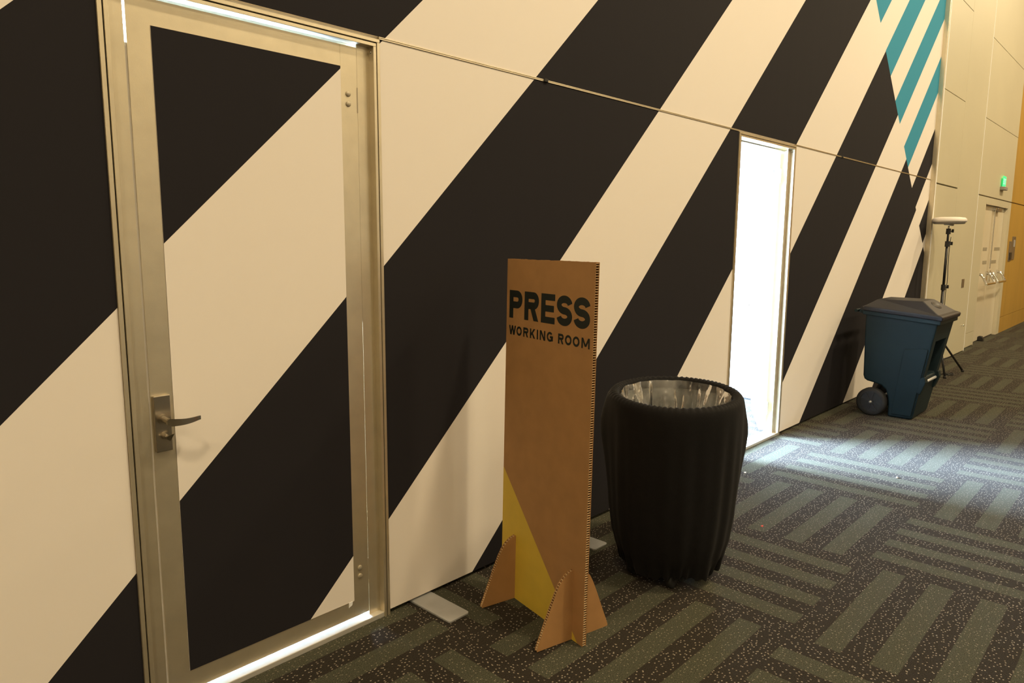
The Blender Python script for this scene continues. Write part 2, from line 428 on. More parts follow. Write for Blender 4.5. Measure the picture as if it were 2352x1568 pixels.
def door_leaf(x0, x1, parent, striped):
    """leaf drawn closed; origin on its hinge line so that it can swing into the room"""
    lx0, lx1 = x0+0.0765, x1-0.0785
    hx, hy = x1-0.0765, 0.070
    zt, zb = 2.091, 0.035
    px0, px1, pz0, pz1 = x0+0.1385, x0+0.7475, 0.100, 2.021
    leaf = MB()
    Y0, Y1 = 0.022-hy, 0.026-hy
    m = 0 if striped else 1
    leaf.box(lx0-hx, px0-hx, Y0, Y1, zb, zt, m); leaf.box(px1-hx, lx1-hx, Y0, Y1, zb, zt, m)
    leaf.box(px0-hx, px1-hx, Y0+0.0005, Y1, pz1, zt, m); leaf.box(px0-hx, px1-hx, Y0+0.0005, Y1, zb, pz0, m)
    leaf.box(lx0+0.026-hx, lx1-0.004-hx, Y1, 0.066-hy, zb, zt, 1)
    lf = leaf.build('door_leaf', [M['frame'], M['white_leaf']], parent, weld=False, loc=(hx, hy, 0))
    if striped:
        fabric_panel('fabric_panel', px0+0.001, px1-0.001, pz0+0.001, pz1-0.001, lf, y0=0.0205, th=0.004, ds=0.04, off=(hx, hy))
        tb = MB().prism([(1.385-hx, 0.082), (1.400-hx, 0.089), (1.402-hx, 0.102), (1.386-hx, 0.102)], 'y', 0.0188-hy, 0.0204-hy)
        tb.build('fabric_tab', M['white'], lf)
        MB().box(lx0-0.012-hx, lx0+0.024-hx, 0.0265-hy, 0.033-hy, zb, 1.965).build('gasket', M['gasket'], lf)
        MB().box(lx1-0.006-hx, lx1+0.010-hx, 0.0275-hy, 0.033-hy, 1.15, zt).build('gasket', M['groove'], lf)  # unseen black strip added to keep light out of the upper hinge seam
        MB().box(lx0+0.026-hx, lx1-0.004-hx, 0.058-hy, 0.0655-hy, 0.0255, zb).build('added_sill_light_block', M['groove'], lf)  # unseen strip added behind the leaf to limit light spilling underneath
    for zz in (1.933, 1.900, 0.223, 0.190):
        MB().lathe([(0.0, -0.0045), (0.0080, -0.0045), (0.0092, -0.003), (0.0092, 0.0)], 20, (x1-0.116-hx, 0.022-hy, zz), 'y').build('bolt_cap', M['cap'], lf, smooth=True)
    for zz in (1.917, 0.206):
        hb = MB().box(lx1-0.0015-hx, lx1+0.0015-hx, 0.0205-hy, 0.024-hy, zz-0.042, zz+0.042)
        hb.tube([(0, 0.004, zz-0.05), (0, 0.004, zz+0.05)], 0.008, 10)
        hb.build('hinge', M['cap'], lf, weld=False)
    # lever set
    ex0, ex1 = x0+0.0795, x0+0.1265
    def c(x, y, z): return (x-hx, y-hy, z)
    e = MB().box(ex0-hx, ex1-hx, 0.009-hy, 0.0225-hy, 0.820, 0.988)
    e.build('escutcheon', M['nickel'], lf, bevel=0.0025, segs=3)
    lx, lz = x0+0.1065, 0.918
    lv = MB()
    lv.tube([c(lx-0.004, 0.010, lz), c(lx-0.004, 0.002, lz)], 0.0145, 20)
    lv.tube([c(lx-0.004, 0.004, lz), c(lx-0.004, -0.020, lz), c(lx-0.003, -0.034, lz)], [0.0100, 0.0090, 0.0092], 16)
    # flat curved blade, deepest near the spindle and tapering to a square end
    n = 14; st = []
    for k in range(n+1):
        t = k/n
        x = lx-0.012+t*0.096; zc = lz-0.0025*math.sin(PI*t)-0.001*t
        hh = (0.0118-0.0060*t); yy = -0.040-0.010*math.sin(PI*min(1, t*1.05)); tk = 0.0055-0.002*t
        if k == 0: hh *= 0.55
        st.append([c(x, yy-tk, zc-hh), c(x, yy+tk, zc-hh*0.8), c(x, yy+tk, zc+hh*0.8), c(x, yy-tk, zc+hh)])
    vs = [v for g in st for v in g]; fs = [(0, 1, 2, 3), tuple(n*4+i for i in (3, 2, 1, 0))]
    for k in range(n):
        for i in range(4): fs.append((k*4+i, k*4+(i+1) % 4, (k+1)*4+(i+1) % 4, (k+1)*4+i))
    lv.add(vs, fs)
    sharp(lv.build('lever', M['nickel'], lf, weld=False), 40)
    tt = MB().tube([c(lx-0.002, 0.010, 0.866), c(lx-0.002, -0.003, 0.866)], 0.0085, 16)
    tt.tube([c(lx-0.002, -0.003, 0.866), c(lx-0.001, -0.012, 0.866)], 0.005, 12)
    tt.add([c(lx-0.012, -0.010, 0.868), c(lx-0.008, -0.020, 0.871), c(lx+0.016, -0.018, 0.876), c(lx+0.004, -0.016, 0.855),
            c(lx-0.010, -0.007, 0.866), c(lx+0.014, -0.009, 0.873), c(lx+0.003, -0.008, 0.857)],
           [(0, 1, 4), (1, 2, 5, 4), (2, 3, 6, 5), (3, 0, 4, 6), (0, 3, 2, 1), (4, 5, 6)])
    sharp(tt.build('thumb_turn', M['nickel'], lf, weld=False), 40)
    return lf

d1 = thing('door_1', (0, 0, 0), 'closed door with striped fabric panel and satin nickel lever handle', 'door', kind='structure')
door_frame(*D1, d1); door_leaf(*D1, d1, True)
d2 = thing('door_2', (0, 0, 0), 'open doorway with its white door swung back into the bright room', 'door', kind='structure')
door_frame(*D2, d2)
door_leaf(*D2, d2, False).rotation_euler = (0, 0, R(-150.5))

# bright room behind the striped wall
RX0, RX1, RY1 = -2.0, 6.16, 5.6
rm = MB().box(RX0, WIN[0], RY1, RY1+0.1, 0, ROOM_Z).box(WIN[1], RX1, RY1, RY1+0.1, 0, ROOM_Z).box(WIN[0], WIN[1], RY1, RY1+0.1, 0, WIN[2]).box(WIN[0], WIN[1], RY1, RY1+0.1, WIN[3], ROOM_Z)
wn = thing('window_1', ((WIN[0]+WIN[1])/2, RY1, WIN[2]), 'wide daylit window in the back wall of the bright room', 'window', kind='structure')
ww, wh = (WIN[1]-WIN[0])/2, WIN[3]-WIN[2]
MB().box(-ww, ww, 0.06, 0.07, 0, wh).build('pane', M['daylight'], wn)
for k in range(5): MB().box(-ww+k*ww/2-0.02, -ww+k*ww/2+0.02, 0.02, 0.06, 0, wh).build('mullion', M['alu'], wn)
tag(rm.build('wall_rear', M['room_wall'], weld=False), 'white back wall of the bright room behind the open doorway', 'wall', kind='structure')
w = MB().box(RX1, RX1+0.1, 0.10, RY1+0.1, 0.02, ROOM_Z).box(RX1+0.01, RX1+0.09, 0.10, RY1, 0, 0.02, 1)
tag(w.build('wall_side', [M['room_wall'], M['groove']], weld=False), 'white partition seen glowing through the open doorway', 'wall', kind='structure')
tag(MB().box(RX0-0.1, RX0, 0.10, RY1+0.1, 0, ROOM_Z).build('wall_end', M['room_wall']), 'white end wall of the bright room behind the closed door', 'wall', kind='structure')
tag(MB().box(RX0-0.1, RX1+0.1, 0.10, RY1+0.1, ROOM_Z, ROOM_Z+0.1).build('ceiling_room', M['room_wall']), 'white ceiling of the bright room behind the striped wall', 'ceiling', kind='structure')

# ---- beige and orange panelled wall beyond the striped wall
DX0, DX1, DZ = 11.90, 13.60, 2.012
wf = MB()
wf.box(8.905, DX0, 0.02, 0.30, 0, HALL_Z); wf.box(DX1, X1, 0.02, 0.30, 0, HALL_Z); wf.box(DX0, DX1, 0.02, 0.30, DZ, HALL_Z)
farw = wf.build('wall_far', M['beige_core'], weld=False)
tag(farw, 'panelled beige and orange wall with double exit doors beyond the striped wall', 'wall', kind='structure')
def wpanel(x0, x1, z0, z1, m='beige_wall', y=0.0, y1=0.02):
    return MB().box(x0, x1, y, y1, z0, z1).build('wall_panel', M[m], farw, bevel=0.0015, segs=1)
zs = [(0.012, 2.094), (2.110, 3.100), (3.106, 4.112), (4.118, 5.12), (5.126, HALL_Z)]
for z0, z1 in zs: wpanel(8.925, 9.980, z0, z1, y=-0.035)
wpanel(9.984, 11.150, 0.012, HALL_Z, y=-0.035)
wpanel(11.165, DX0, 0.012, 0.205); wpanel(11.165, DX0, 0.210, 2.094)
wpanel(DX0, DX1, DZ, 2.094); wpanel(DX1, 13.83, 0.0, 2.094)
for z0, z1 in zs[1:]: wpanel(11.165, 13.83, z0, z1)
for z0, z1 in ((0.0, 0.256), (0.262, 2.094), (2.110, 4.112), (4.118, HALL_Z)): wpanel(13.832, X1, z0, z1, 'orange_wall')
MB().box(11.150, 11.166, -0.037, 0.02, 0.0, HALL_Z).build('corner_bead', M['white'], farw)
pl = MB().box(10.66, 10.80, -0.039, -0.0345, 0.880, 0.992).build('pull_plate', M['steel_plate'], farw, bevel=0.002)
MB().lathe([(0.0, -0.068), (0.010, -0.066), (0.014, -0.058), (0.008, -0.050), (0.008, -0.034)], 16, (10.89, 0, 0.375), 'y').build('knob', M['chrome'], farw, smooth=True)
# double exit doors, set back in their opening
d3 = thing('door_3', (DX0, 0, 0), 'pair of beige exit doors with chrome crossbars under green sign', 'door', kind='structure')
W3 = DX1-DX0; DY = 0.05
fr = MB().box(0, 0.012, 0.0, DY+0.05, 0, DZ).box(W3-0.012, W3, 0.0, DY+0.05, 0, DZ).box(0, W3, 0.0, DY+0.05, DZ-0.012, DZ)
fr.build('door_frame', M['door_paint'], d3, weld=False)
for k, (a, b) in enumerate(((0.014, W3/2-0.003), (W3/2+0.003, W3-0.014))):
    lf = MB().box(a, b, DY, DY+0.045, 0.012, DZ-0.016).build('door_leaf', M['door_paint'], d3, bevel=0.002)
    c0, c1 = a+0.12, b-0.12
    zb, za = 0.87, 1.01
    cb = MB()
    cb.tube([(c0-0.02, DY-0.125, zb), (c1+0.02, DY-0.125, zb)], 0.016, 12)
    for cc in (c0, c1):
        cb.tube([(cc, DY-0.01, za), (cc, DY-0.05, za-0.005), (cc, DY-0.085, za-0.05), (cc, DY-0.105, zb+0.045), (cc, DY-0.125, zb)], [0.020, 0.019, 0.017, 0.016, 0.018], 10)
        cb.box(cc-0.03, cc+0.03, DY-0.02, DY, za-0.13, za+0.035)
    sharp(cb.build('crossbar', M['chrome'], lf, weld=False), 40)
    for zz, xa, xb in (((1.37, 0.36, 0.64), (1.175, 0.42, 0.70)), ((1.37, 1.20, 1.62), (1.175, 1.06, 1.42)))[k]:
        MB().box(xa, xb, DY-0.003, DY, zz-0.024, zz+0.024).build('sticker', M['sticker'], lf)
    if k == 0:
        MB().tube([(b-0.035, DY-0.03, 1.08), (b-0.035, DY-0.03, DZ-0.05)], 0.009, 10).box(b-0.06, b-0.01, DY-0.045, DY, DZ-0.07, DZ-0.03).build('latch_rod', M['chrome'], lf, weld=False)
    else:
        MB().box(a+0.05, a+0.35, DY-0.05, DY, DZ-0.085, DZ-0.03).build('door_closer', M['steel_plate'], lf, bevel=0.006)
    MB().box(a, b, DY+0.005, DY+0.04, 0.0, 0.012).build('bottom_seal', M['groove'], lf)

# exit sign over the doors
ex = thing('exit_sign', (12.90, 0, 2.24), 'small green lit exit sign above the double doors', 'sign')
MB().box(-0.125, 0.125, -0.060, 0.0, 0.0, 0.050).build('housing', M['ap_grey'], ex, bevel=0.008)
gp = MB().box(-0.112, 0.112, -0.030, -0.022, 0.051, 0.205).build('lit_panel', M['green'], ex, bevel=0.002)

# ------------------------------------------------------------------ lettering
def glyph(mb, ch, x, z, w, h, t, y):
    def quadstrip(c, tt, closed=False):
        n = len(c); L = []; Rr = []
        for i in range(n):
            a = c[(i-1) % n] if (closed or i > 0) else c[i]; b = c[(i+1) % n] if (closed or i < n-1) else c[i]
            dx, dz = b[0]-a[0], b[1]-a[1]; l = math.hypot(dx, dz) or 1
            nx, nz = -dz/l, dx/l
            L.append((x+c[i][0]+nx*tt/2, y, z+c[i][1]+nz*tt/2)); Rr.append((x+c[i][0]-nx*tt/2, y, z+c[i][1]-nz*tt/2))
        m = n if closed else n-1
        mb.add(L+Rr, [(i, (i+1) % n, n+(i+1) % n, n+i) for i in range(m)])
    def rect(a, b, c, d): mb.add([(x+a, y, z+c), (x+b, y, z+c), (x+b, y, z+d), (x+a, y, z+d)], [(0, 1, 2, 3)])
    def para(xa, za, xb, zb, tw): mb.add([(x+xa-tw/2, y, z+za), (x+xa+tw/2, y, z+za), (x+xb+tw/2, y, z+zb), (x+xb-tw/2, y, z+zb)], [(0, 1, 2, 3)])
    def arc(cx, cz, rx, rz, a0, a1, n=16): return [(cx+rx*math.cos(R(a0+(a1-a0)*i/n)), cz+rz*math.sin(R(a0+(a1-a0)*i/n))) for i in range(n+1)]
    if ch in 'PR':
        bh = h*(0.64 if ch == 'P' else 0.60); r = (bh-t)/2
        rect(0, t, 0, h)
        quadstrip([(t*0.9, h-t/2)]+arc(w-t/2-r, h-t/2-r, r, r, 90, -90)+[(t*0.9, h-bh+t/2)], t)
        if ch == 'R': para(w-t*0.62, 0, w*0.50, h-bh+t*0.6, t*1.12)
    elif ch == 'E':
        rect(0, t, 0, h)
        for c0 in (0, h/2-t*0.43, h-t*0.9): rect(t*0.99, w*(0.93 if 0 < c0 < h*0.6 else 1), c0, c0+t*0.9)
    elif ch == 'S':
        rx, rz = (w-t)/2, (h-t)/4
        up = arc(w/2, h-t/2-rz, rx, rz, 8, 262, 22); lo = arc(w/2, t/2+rz, rx, rz, 82, -172, 22)
        quadstrip(up+lo, t)
    elif ch == 'O':
        quadstrip(arc(w/2, h/2, (w-t)/2, (h-t)/2, 0, 360, 28)[:-1], t, True)
    elif ch == 'G':
        quadstrip(arc(w/2, h/2, (w-t)/2, (h-t)/2, 42, 330, 24), t); rect(w*0.52, w, h*0.36, h*0.36+t); rect(w-t, w, h*0.08, h*0.36+t*0.5)
    elif ch == 'W':
        tw = t*1.08
        for xa, xb in ((0.27, 0.06), (0.27, 0.5), (0.73, 0.5), (0.73, 0.94)): para(xa*w, 0, xb*w, h, tw)
    elif ch == 'M':
        rect(0, t, 0, h); rect(w-t, w, 0, h); para(w/2, h*0.18, t*0.55, h, t*1.1); para(w/2, h*0.18, w-t*0.55, h, t*1.1)
    elif ch == 'N':
        rect(0, t, 0, h); rect(w-t, w, 0, h); para(w-t*0.6, 0, t*0.6, h, t*1.15)
    elif ch == 'K':
        rect(0, t, 0, h); para(t*0.6, h*0.30, w-t*0.65, h, t*1.3); para(w-t*0.6, 0, w*0.36, h*0.62, t*1.3)
    elif ch == 'I': rect(0, t, 0, h)

# EXIT sign lettering, seen only as paler strokes on the lit panel
lt = MB()
def exit_letters():
    h, t = 0.085, 0.016; z0 = 0.085; y = -0.0303
    glyph(lt, 'E', -0.098, z0, 0.042, h, t, y)
    lt.add([(-0.047, y, z0), (-0.029, y, z0), (0.002, y, z0+h), (-0.016, y, z0+h)], [(0, 1, 2, 3)])
    lt.add([(-0.016, y, z0), (0.002, y, z0), (-0.029, y, z0+h), (-0.047, y, z0+h)], [(0, 1, 2, 3)])
    glyph(lt, 'I', 0.015, z0, t, h, t, y)
    lt.add([(0.060, y, z0), (0.076, y, z0), (0.076, y, z0+h), (0.060, y, z0+h)], [(0, 1, 2, 3)])
    lt.add([(0.041, y, z0+h-t), (0.095, y, z0+h-t), (0.095, y, z0+h), (0.041, y, z0+h)], [(0, 1, 2, 3)])
exit_letters()
lt.build('lettering', M['green_pale'], gp, weld=False)

# ------------------------------------------------------------------ cardboard sign
SW, SH, ST = 0.5235, 1.372, 0.0165
sg = thing('cardboard_sign', (2.0023, -0.1715, 0.0), 'tall brown cardboard sign lettered PRESS WORKING ROOM on slotted feet', 'sign', rot=(R(-1.0), 0, R(-102.04)))
LN = 0.0012
def wavy_top(n=26):
    return [(SW-SW*i/n, SH-0.0035*i/n*0-random.uniform(0, 0.0022)) for i in range(n+1)]
top = wavy_top()
MB().prism([(0, 0.001), (SW, 0.001)]+top, 'y', 0, LN).build('front_liner', M['card'], sg)
MB().prism([(0, 0.001), (SW, 0.001)]+top, 'y', ST-LN, ST).build('back_liner', M['card'], sg)
cr = MB().box(0.030, SW-0.030, LN, ST-LN, 0.003, SH-0.008)
zz = 0.004
while zz < SH-0.006:
    cr.box(SW-0.0305, SW-0.0008, LN, ST-LN, zz, zz+0.0022); cr.box(0.0008, 0.0305, LN, ST-LN, zz, zz+0.0022); zz += 0.0088
cr.box(0.001, SW-0.001, LN, ST-LN, SH-0.0055, SH-0.004)
tag(cr.build('honeycomb_core', M['card_core'], sg, weld=False), kind='stuff')
tri = MB().add([(0.0, -0.0004, 0.001), (0.495, -0.0004, 0.001), (0.0, -0.0004, 0.530)], [(0, 1, 2)])
tri.build('yellow_triangle', M['yellow'], sg)
big = MB()
for ch, u in zip('PRESS', (0.0195, 0.1205, 0.2265, 0.3200, 0.4160)):
    glyph(big, ch, u, 1.1415, {'P': 0.087, 'R': 0.092, 'E': 0.083}.get(ch, 0.088), 0.1085, 0.0265, -0.0005)
big.build('lettering', M['ink'], sg, weld=False)
for word in ((('W', .021, .044), ('O', .0705, .036), ('R', .1165, .033), ('K', .1600, .034), ('I', .2035, .0085), ('N', .2225, .034), ('G', .2655, .037)),
             (('R', .3325, .032), ('O', .3720, .037), ('O', .4155, .037), ('M', .4625, .044))):
    sm = MB()
    for ch, u, w in word: glyph(sm, ch, u, 1.0755, w, 0.0365, 0.0084, -0.0005)
    sm.build('lettering', M['ink'], sg, weld=False)
def foot(u):
    ft = 0.013
    prof = [(-0.158, 0.002), (-0.158, 0.010), (-0.1, 0.150), (-0.078, 0.200), (-0.062, 0.228), (-0.045, 0.247), (-0.025, 0.261), (-0.004, 0.268)]
    full = prof+[(ST+0.004, 0.268)]+[(ST-a, b) for a, b in prof[::-1][1:]]
    f = MB()
    f.prism(full, 'x', u-ft/2, u-ft/2+LN); f.prism(full, 'x', u+ft/2-LN, u+ft/2)
    cx, cz = ST/2, 0.06
    ins = [(cx+(a-cx)*0.80, max(0.003, cz+(b-cz)*0.86)) for a, b in full]
    f.prism(ins, 'x', u-ft/2+LN, u+ft/2-LN, 1)
    o = f.build('foot', [M['card'], M['card_core']], sg, weld=False)
    # flute ends along the sloping edges
    wb = MB()
    pts = []
    for i in range(len(full)-1):
        (a0, b0), (a1, b1) = full[i], full[i+1]; l = math.hypot(a1-a0, b1-b0)
        n = max(1, int(l/0.0088))
        for k in range(n):
            tq = (k+0.5)/n; pts.append((a0+(a1-a0)*tq, b0+(b1-b0)*tq, (a1-a0)/l, (b1-b0)/l))
    for a, b, dx, dz in pts:
        ix, iz = cx-a, cz-b; l = math.hypot(ix, iz); ix, iz = ix/l, iz/l
        q = [(a-dx*.0012+ix*.001, b-dz*.0012+iz*.001), (a+dx*.0012+ix*.001, b+dz*.0012+iz*.001), (a+dx*.0012+ix*.032, b+dz*.0012+iz*.032), (a-dx*.0012+ix*.032, b-dz*.0012+iz*.032)]
        wb.prism(q, 'x', u-ft/2+LN, u+ft/2-LN)
    tag(wb.build('flute_ends', M['card_core'], o, weld=False), kind='stuff')
foot(0.092); foot(0.457)

# ------------------------------------------------------------------ steel base plates under the striped wall
def plate(x0, x1, yf, label):
    r = 0.012; pts = [(x1, 0.045), (x0, 0.045)]
    for k in range(6): a = PI+PI/2*k/5; pts.append((x0+r+r*math.cos(a), yf+r+r*math.sin(a)))
    for k in range(6): a = 1.5*PI+PI/2*k/5; pts.append((x1-r+r*math.cos(a), yf+r+r*math.sin(a)))
    o = MB().prism(pts, 'z', 0.0, 0.0075).build('base_plate', M['grey_metal'], bevel=0.0012)
    return tag(o, label, 'plate', 'steel plates under the striped wall')
plate(1.668, 1.772, -0.224, 'flat grey steel plate under the cream stripe beside the closed door')
plate(2.568, 2.672, -0.232, 'flat grey steel plate on the carpet between cardboard sign and draped bin')

# ------------------------------------------------------------------ draped trash can on a dolly
TC = (2.644, -0.582)
tcan = thing('trash_can', (TC[0], TC[1], 0), 'round trash can under a black stretch cover with clear liner', 'trash can')
vdir = math.atan2(TC[1]+2.115, TC[0])           # direction away from the camera side
def prof_interp(P, z):
    for (z0, r0), (z1, r1) in zip(P, P[1:]):
        if z0 <= z <= z1:
            t = (z-z0)/(z1-z0); t = t*t*(3-2*t)*0.3+t*0.7; return r0+(r1-r0)*t
    return P[-1][1]
PC = [(0.050, 0.205), (0.075, 0.214), (0.10, 0.222), (0.125, 0.233), (0.20, 0.252), (0.30, 0.265), (0.45, 0.275), (0.60, 0.280), (0.70, 0.283), (0.765, 0.284), (0.79, 0.280)]
NA = 240
def bulge(a, z):
    out = 0
    for ang, zc, am in ((vdir+PI/2+0.10, 0.665, 0.030), (vdir-PI/2+0.12, 0.64, 0.030)):
        d = (a-ang+PI) % (2*PI)-PI
        zz = (z-zc)
        out += am*math.exp(-(d/0.22)**2)*math.exp(-(zz/(0.10 if zz > 0 else 0.16))**2)
    return out
rim_tilt = 0.016
def tilt(a, r): return rim_tilt*math.cos(a-vdir)*r/0.27
cv = []; zl = [0.050, 0.062, 0.075, 0.085, 0.10, 0.112, 0.125, 0.15, 0.19, 0.24, 0.30, 0.37, 0.44, 0.51, 0.56, 0.60, 0.64, 0.68, 0.72, 0.75, 0.775, 0.79]
for z in zl:
    ring = []
    for k in range(NA):
        a = 2*PI*k/NA; r = prof_interp(PC, z)
        fold = 0.0035*math.sin(9*a+1.3*math.sin(3*a))*min(1, (0.8-z)*3)+0.002*math.sin(23*a+0.7)*min(1, (0.8-z)*4)
        low = min(1, max(0, (0.13-z)/0.065))
        fold += low*(0.006*math.sin(31*a+4*math.sin(5*a)+2*math.sin(3*a))+0.007*math.sin(17*a+3*math.sin(2*a)))
        zz = z+low*0.012*math.sin(5*a+1)+low*0.006*math.sin(29*a)
        rr = r+fold+bulge(a, z)
        ring.append((rr*math.cos(a), rr*math.sin(a), zz+tilt(a, rr)*(z/0.8)**2))
    cv.append(ring)
# over the rim and a little way down inside, gathered by elastic
for r, z, am in ((0.276, 0.799, 0.0012), (0.268, 0.806, 0.0022), (0.257, 0.808, 0.0030), (0.247, 0.806, 0.0032), (0.2405, 0.800, 0.0030), (0.238, 0.790, 0.0020), (0.238, 0.775, 0.0005)):
    ring = []
    for k in range(NA):
        a = 2*PI*k/NA
        g = am*math.sin(71*a+3*math.sin(4*a))
        ring.append(((r+g*0.5)*math.cos(a), (r+g*0.5)*math.sin(a), z+g+tilt(a, r)))
    cv.append(ring)
vs = [v for g in cv for v in g]; fs = []
for i in range(len(cv)-1):
    for k in range(NA): fs.append((i*NA+k, i*NA+(k+1) % NA, (i+1)*NA+(k+1) % NA, (i+1)*NA+k))
tag(MB().add(vs, fs).build('cover', M['black_cloth'], tcan, smooth=True), 'black stretch cloth cover gathered at rim and hem')
MB().lathe([(0.0, 0.13), (0.195, 0.13), (0.200, 0.115), (0.208, 0.115), (0.2475, 0.770), (0.2430, 0.770), (0.203, 0.140), (0.0, 0.140)], 64).build('barrel', M['barrel'], tcan, smooth=True)
# liner: thin film hanging inside, folded and crumpled
ln = []
NL = 180
rf = random.Random(3)
ph = [rf.uniform(0, 2*PI) for _ in range(9)]
for i in range(22):
    t = i/21; z = 0.798-0.40*t
    ring = []
    for k in range(NL):
        a = 2*PI*k/NL
        r = 0.2335-0.020*t
        pl = abs(math.sin(4.5*a+ph[0]+1.2*t))**3*0.034+abs(math.sin(7*a+ph[1]-2.2*t))**5*0.028+abs(math.sin(12*a+ph[2]+2.0*math.sin(2*a)+1.5*t))**6*0.018
        cr_ = 0.010*math.sin(19*a+ph[3]+9*t)*math.sin(8*t+ph[4]+3*a)
        r -= (pl+abs(cr_))*min(1, 0.15+t*2.2)
        ring.append((r*math.cos(a), r*math.sin(a), z+tilt(a, r)*(1-t)))
    ln.append(ring)
vs = [v for g in ln for v in g]+[(0, 0, 0.39)]; fs = []
for i in range(len(ln)-1):
    for k in range(NL): fs.append((i*NL+k, i*NL+(k+1) % NL, (i+1)*NL+(k+1) % NL, (i+1)*NL+k))
b0 = (len(ln)-1)*NL
for k in range(NL): fs.append((b0+k, b0+(k+1) % NL, len(vs)-1))
tag(MB().add(vs, fs).build('liner', M['film'], tcan, smooth=True), 'clear crumpled plastic bag liner')
dl = MB().lathe([(0.0, 0.082), (0.18, 0.082), (0.195, 0.09), (0.195, 0.112), (0.18, 0.112), (0.0, 0.112)], 40)
dl.build('dolly', M['black_plastic'], tcan, smooth=False)
for k in range(5):
    a = vdir-PI/2-R(12)+k*2*PI/5
    x, y = 0.165*math.cos(a), 0.165*math.sin(a)
    c = MB().box(x-0.016, x+0.016, y-0.013, y+0.013, 0.045, 0.083).build('caster', M['black_plastic'], tcan, bevel=0.003)
    MB().lathe([(0.006, -0.013), (0.030, -0.013), (0.034, -0.009), (0.034, 0.009), (0.030, 0.013), (0.006, 0.013)], 20, (x, y, 0.034), 'y', closed=True).build('wheel', M['rubber'], c, smooth=True)

# ------------------------------------------------------------------ wheeled refuse cart
cart = thing('refuse_cart', (6.62, 0, 0), 'dark teal wheeled refuse cart with black lid by the striped wall', 'refuse cart')
def hw(z): return 0.222+0.056*min(1, max(0, z/0.86))      # half width grows upward
prof = [(-0.205, 0.868), (-0.212, 0.330), (-0.222, 0.300), (-0.245, 0.285), (-0.300, 0.275), (-0.355, 0.262), (-0.395, 0.225), (-0.412, 0.170), (-0.416, 0.100), (-0.418, 0.012),
        (-0.430, 0.002), (-0.592, 0.002), (-0.608, 0.012), (-0.745, 0.822)]
def cart_body():
    bm = bmesh.new()
    A = [bm.verts.new((-hw(z), y, z)) for y, z in prof]; B = [bm.verts.new((hw(z), y, z)) for y, z in prof]
    n = len(prof)
    for i in range(n-2):
        bm.faces.new((A[i], A[i+1], B[i+1], B[i]))
    bm.faces.new(A[::-1]); bm.faces.new(B)
    # front wall with a deep grab recess; the top stays open
    def fy(z): return -0.608-(z-0.012)*(0.745-0.608)/(0.822-0.012)
    O = [A[n-2], B[n-2], B[n-1], A[n-1]]
    q = [(-0.150, 0.36), (0.150, 0.36), (0.165, 0.655), (-0.165, 0.655)]
    I = [bm.verts.new((x, fy(z), z)) for x, z in q]; D = [bm.verts.new((x*0.92, fy(z)+0.085, z)) for x, z in q]
    for i in range(4):
        j = (i+1) % 4
        bm.faces.new((O[i], O[j], I[j], I[i])); bm.faces.new((I[i], I[j], D[j], D[i]))
    bm.faces.new(D)
    me = bpy.data.meshes.new('body'); 
    bmesh.ops.recalc_face_normals(bm, faces=bm.faces)
    bm.to_mesh(me); bm.free(); me.materials.append(M['cart'])
    o = bpy.data.objects.new('body', me); COL.objects.link(o); o.parent = cart
    b = o.modifiers.new('bevel', 'BEVEL'); b.width = 0.014; b.segments = 3; b.limit_method = 'ANGLE'; b.angle_limit = R(40)
    for p in me.polygons: p.use_smooth = False
    return o
cart_body()
for s in (-1, 1):
    # raised side panel with a step, as moulded
    P = [(-0.452, 0.030), (-0.520, 0.590), (-0.660, 0.605), (-0.690, 0.600), (-0.598, 0.030)]
    vs = [(s*(hw(z)-0.004), y, z) for y, z in P]+[(s*(hw(z)+0.011), y+(0.004 if y > -0.56 else -0.0), z-(0.004 if z > 0.5 else 0)) for y, z in P]
    n = len(P)
    MB().add(vs, [tuple(range(n)), tuple(range(n, 2*n))]+[(i, (i+1) % n, n+(i+1) % n, n+i) for i in range(n)]).build('side_panel', M['cart'], cart, bevel=0.003)
    # moulded lug carrying the catch bar
    q = [(-0.575, 0.255), (-0.590, 0.345), (-0.680, 0.372), (-0.690, 0.330), (-0.655, 0.225)]
    vs = [(s*(hw(z)-0.065), y, z) for y, z in q]+[(s*(hw(z)+0.010), y, z) for y, z in q]; n = len(q)
    MB().add(vs, [tuple(range(n)), tuple(range(n, 2*n))]+[(i, (i+1) % n, n+(i+1) % n, n+i) for i in range(n)]).build('lug', M['cart'], cart, bevel=0.005)
MB().tube([(-0.20, -0.662, 0.318), (0.20, -0.662, 0.318)], 0.012, 12).build('catch_bar', M['grey_metal'], cart, smooth=True)
# rim flange
def zr(y): return 0.868+(y+0.205)*(0.868-0.822)/(0.745-0.205)
rim = MB()
ro = [(-0.292, -0.188), (0.292, -0.188), (0.292, -0.765), (-0.292, -0.765)]; ri = [(-0.262, -0.218), (0.262, -0.218), (0.262, -0.735), (-0.262, -0.735)]
vs = []
for dz in (-0.018, 0.020):
    for L in (ro, ri): vs += [(x, y, zr(y)+dz) for x, y in L]
fs = []
for i in range(4):
    j = (i+1) % 4
    fs += [(i, j, 4+j, 4+i), (8+i, 8+j, 12+j, 12+i), (i, j, 8+j, 8+i), (4+i, 4+j, 12+j, 12+i)]
rim.add(vs, fs).build('rim', M['cart'], cart, bevel=0.006)
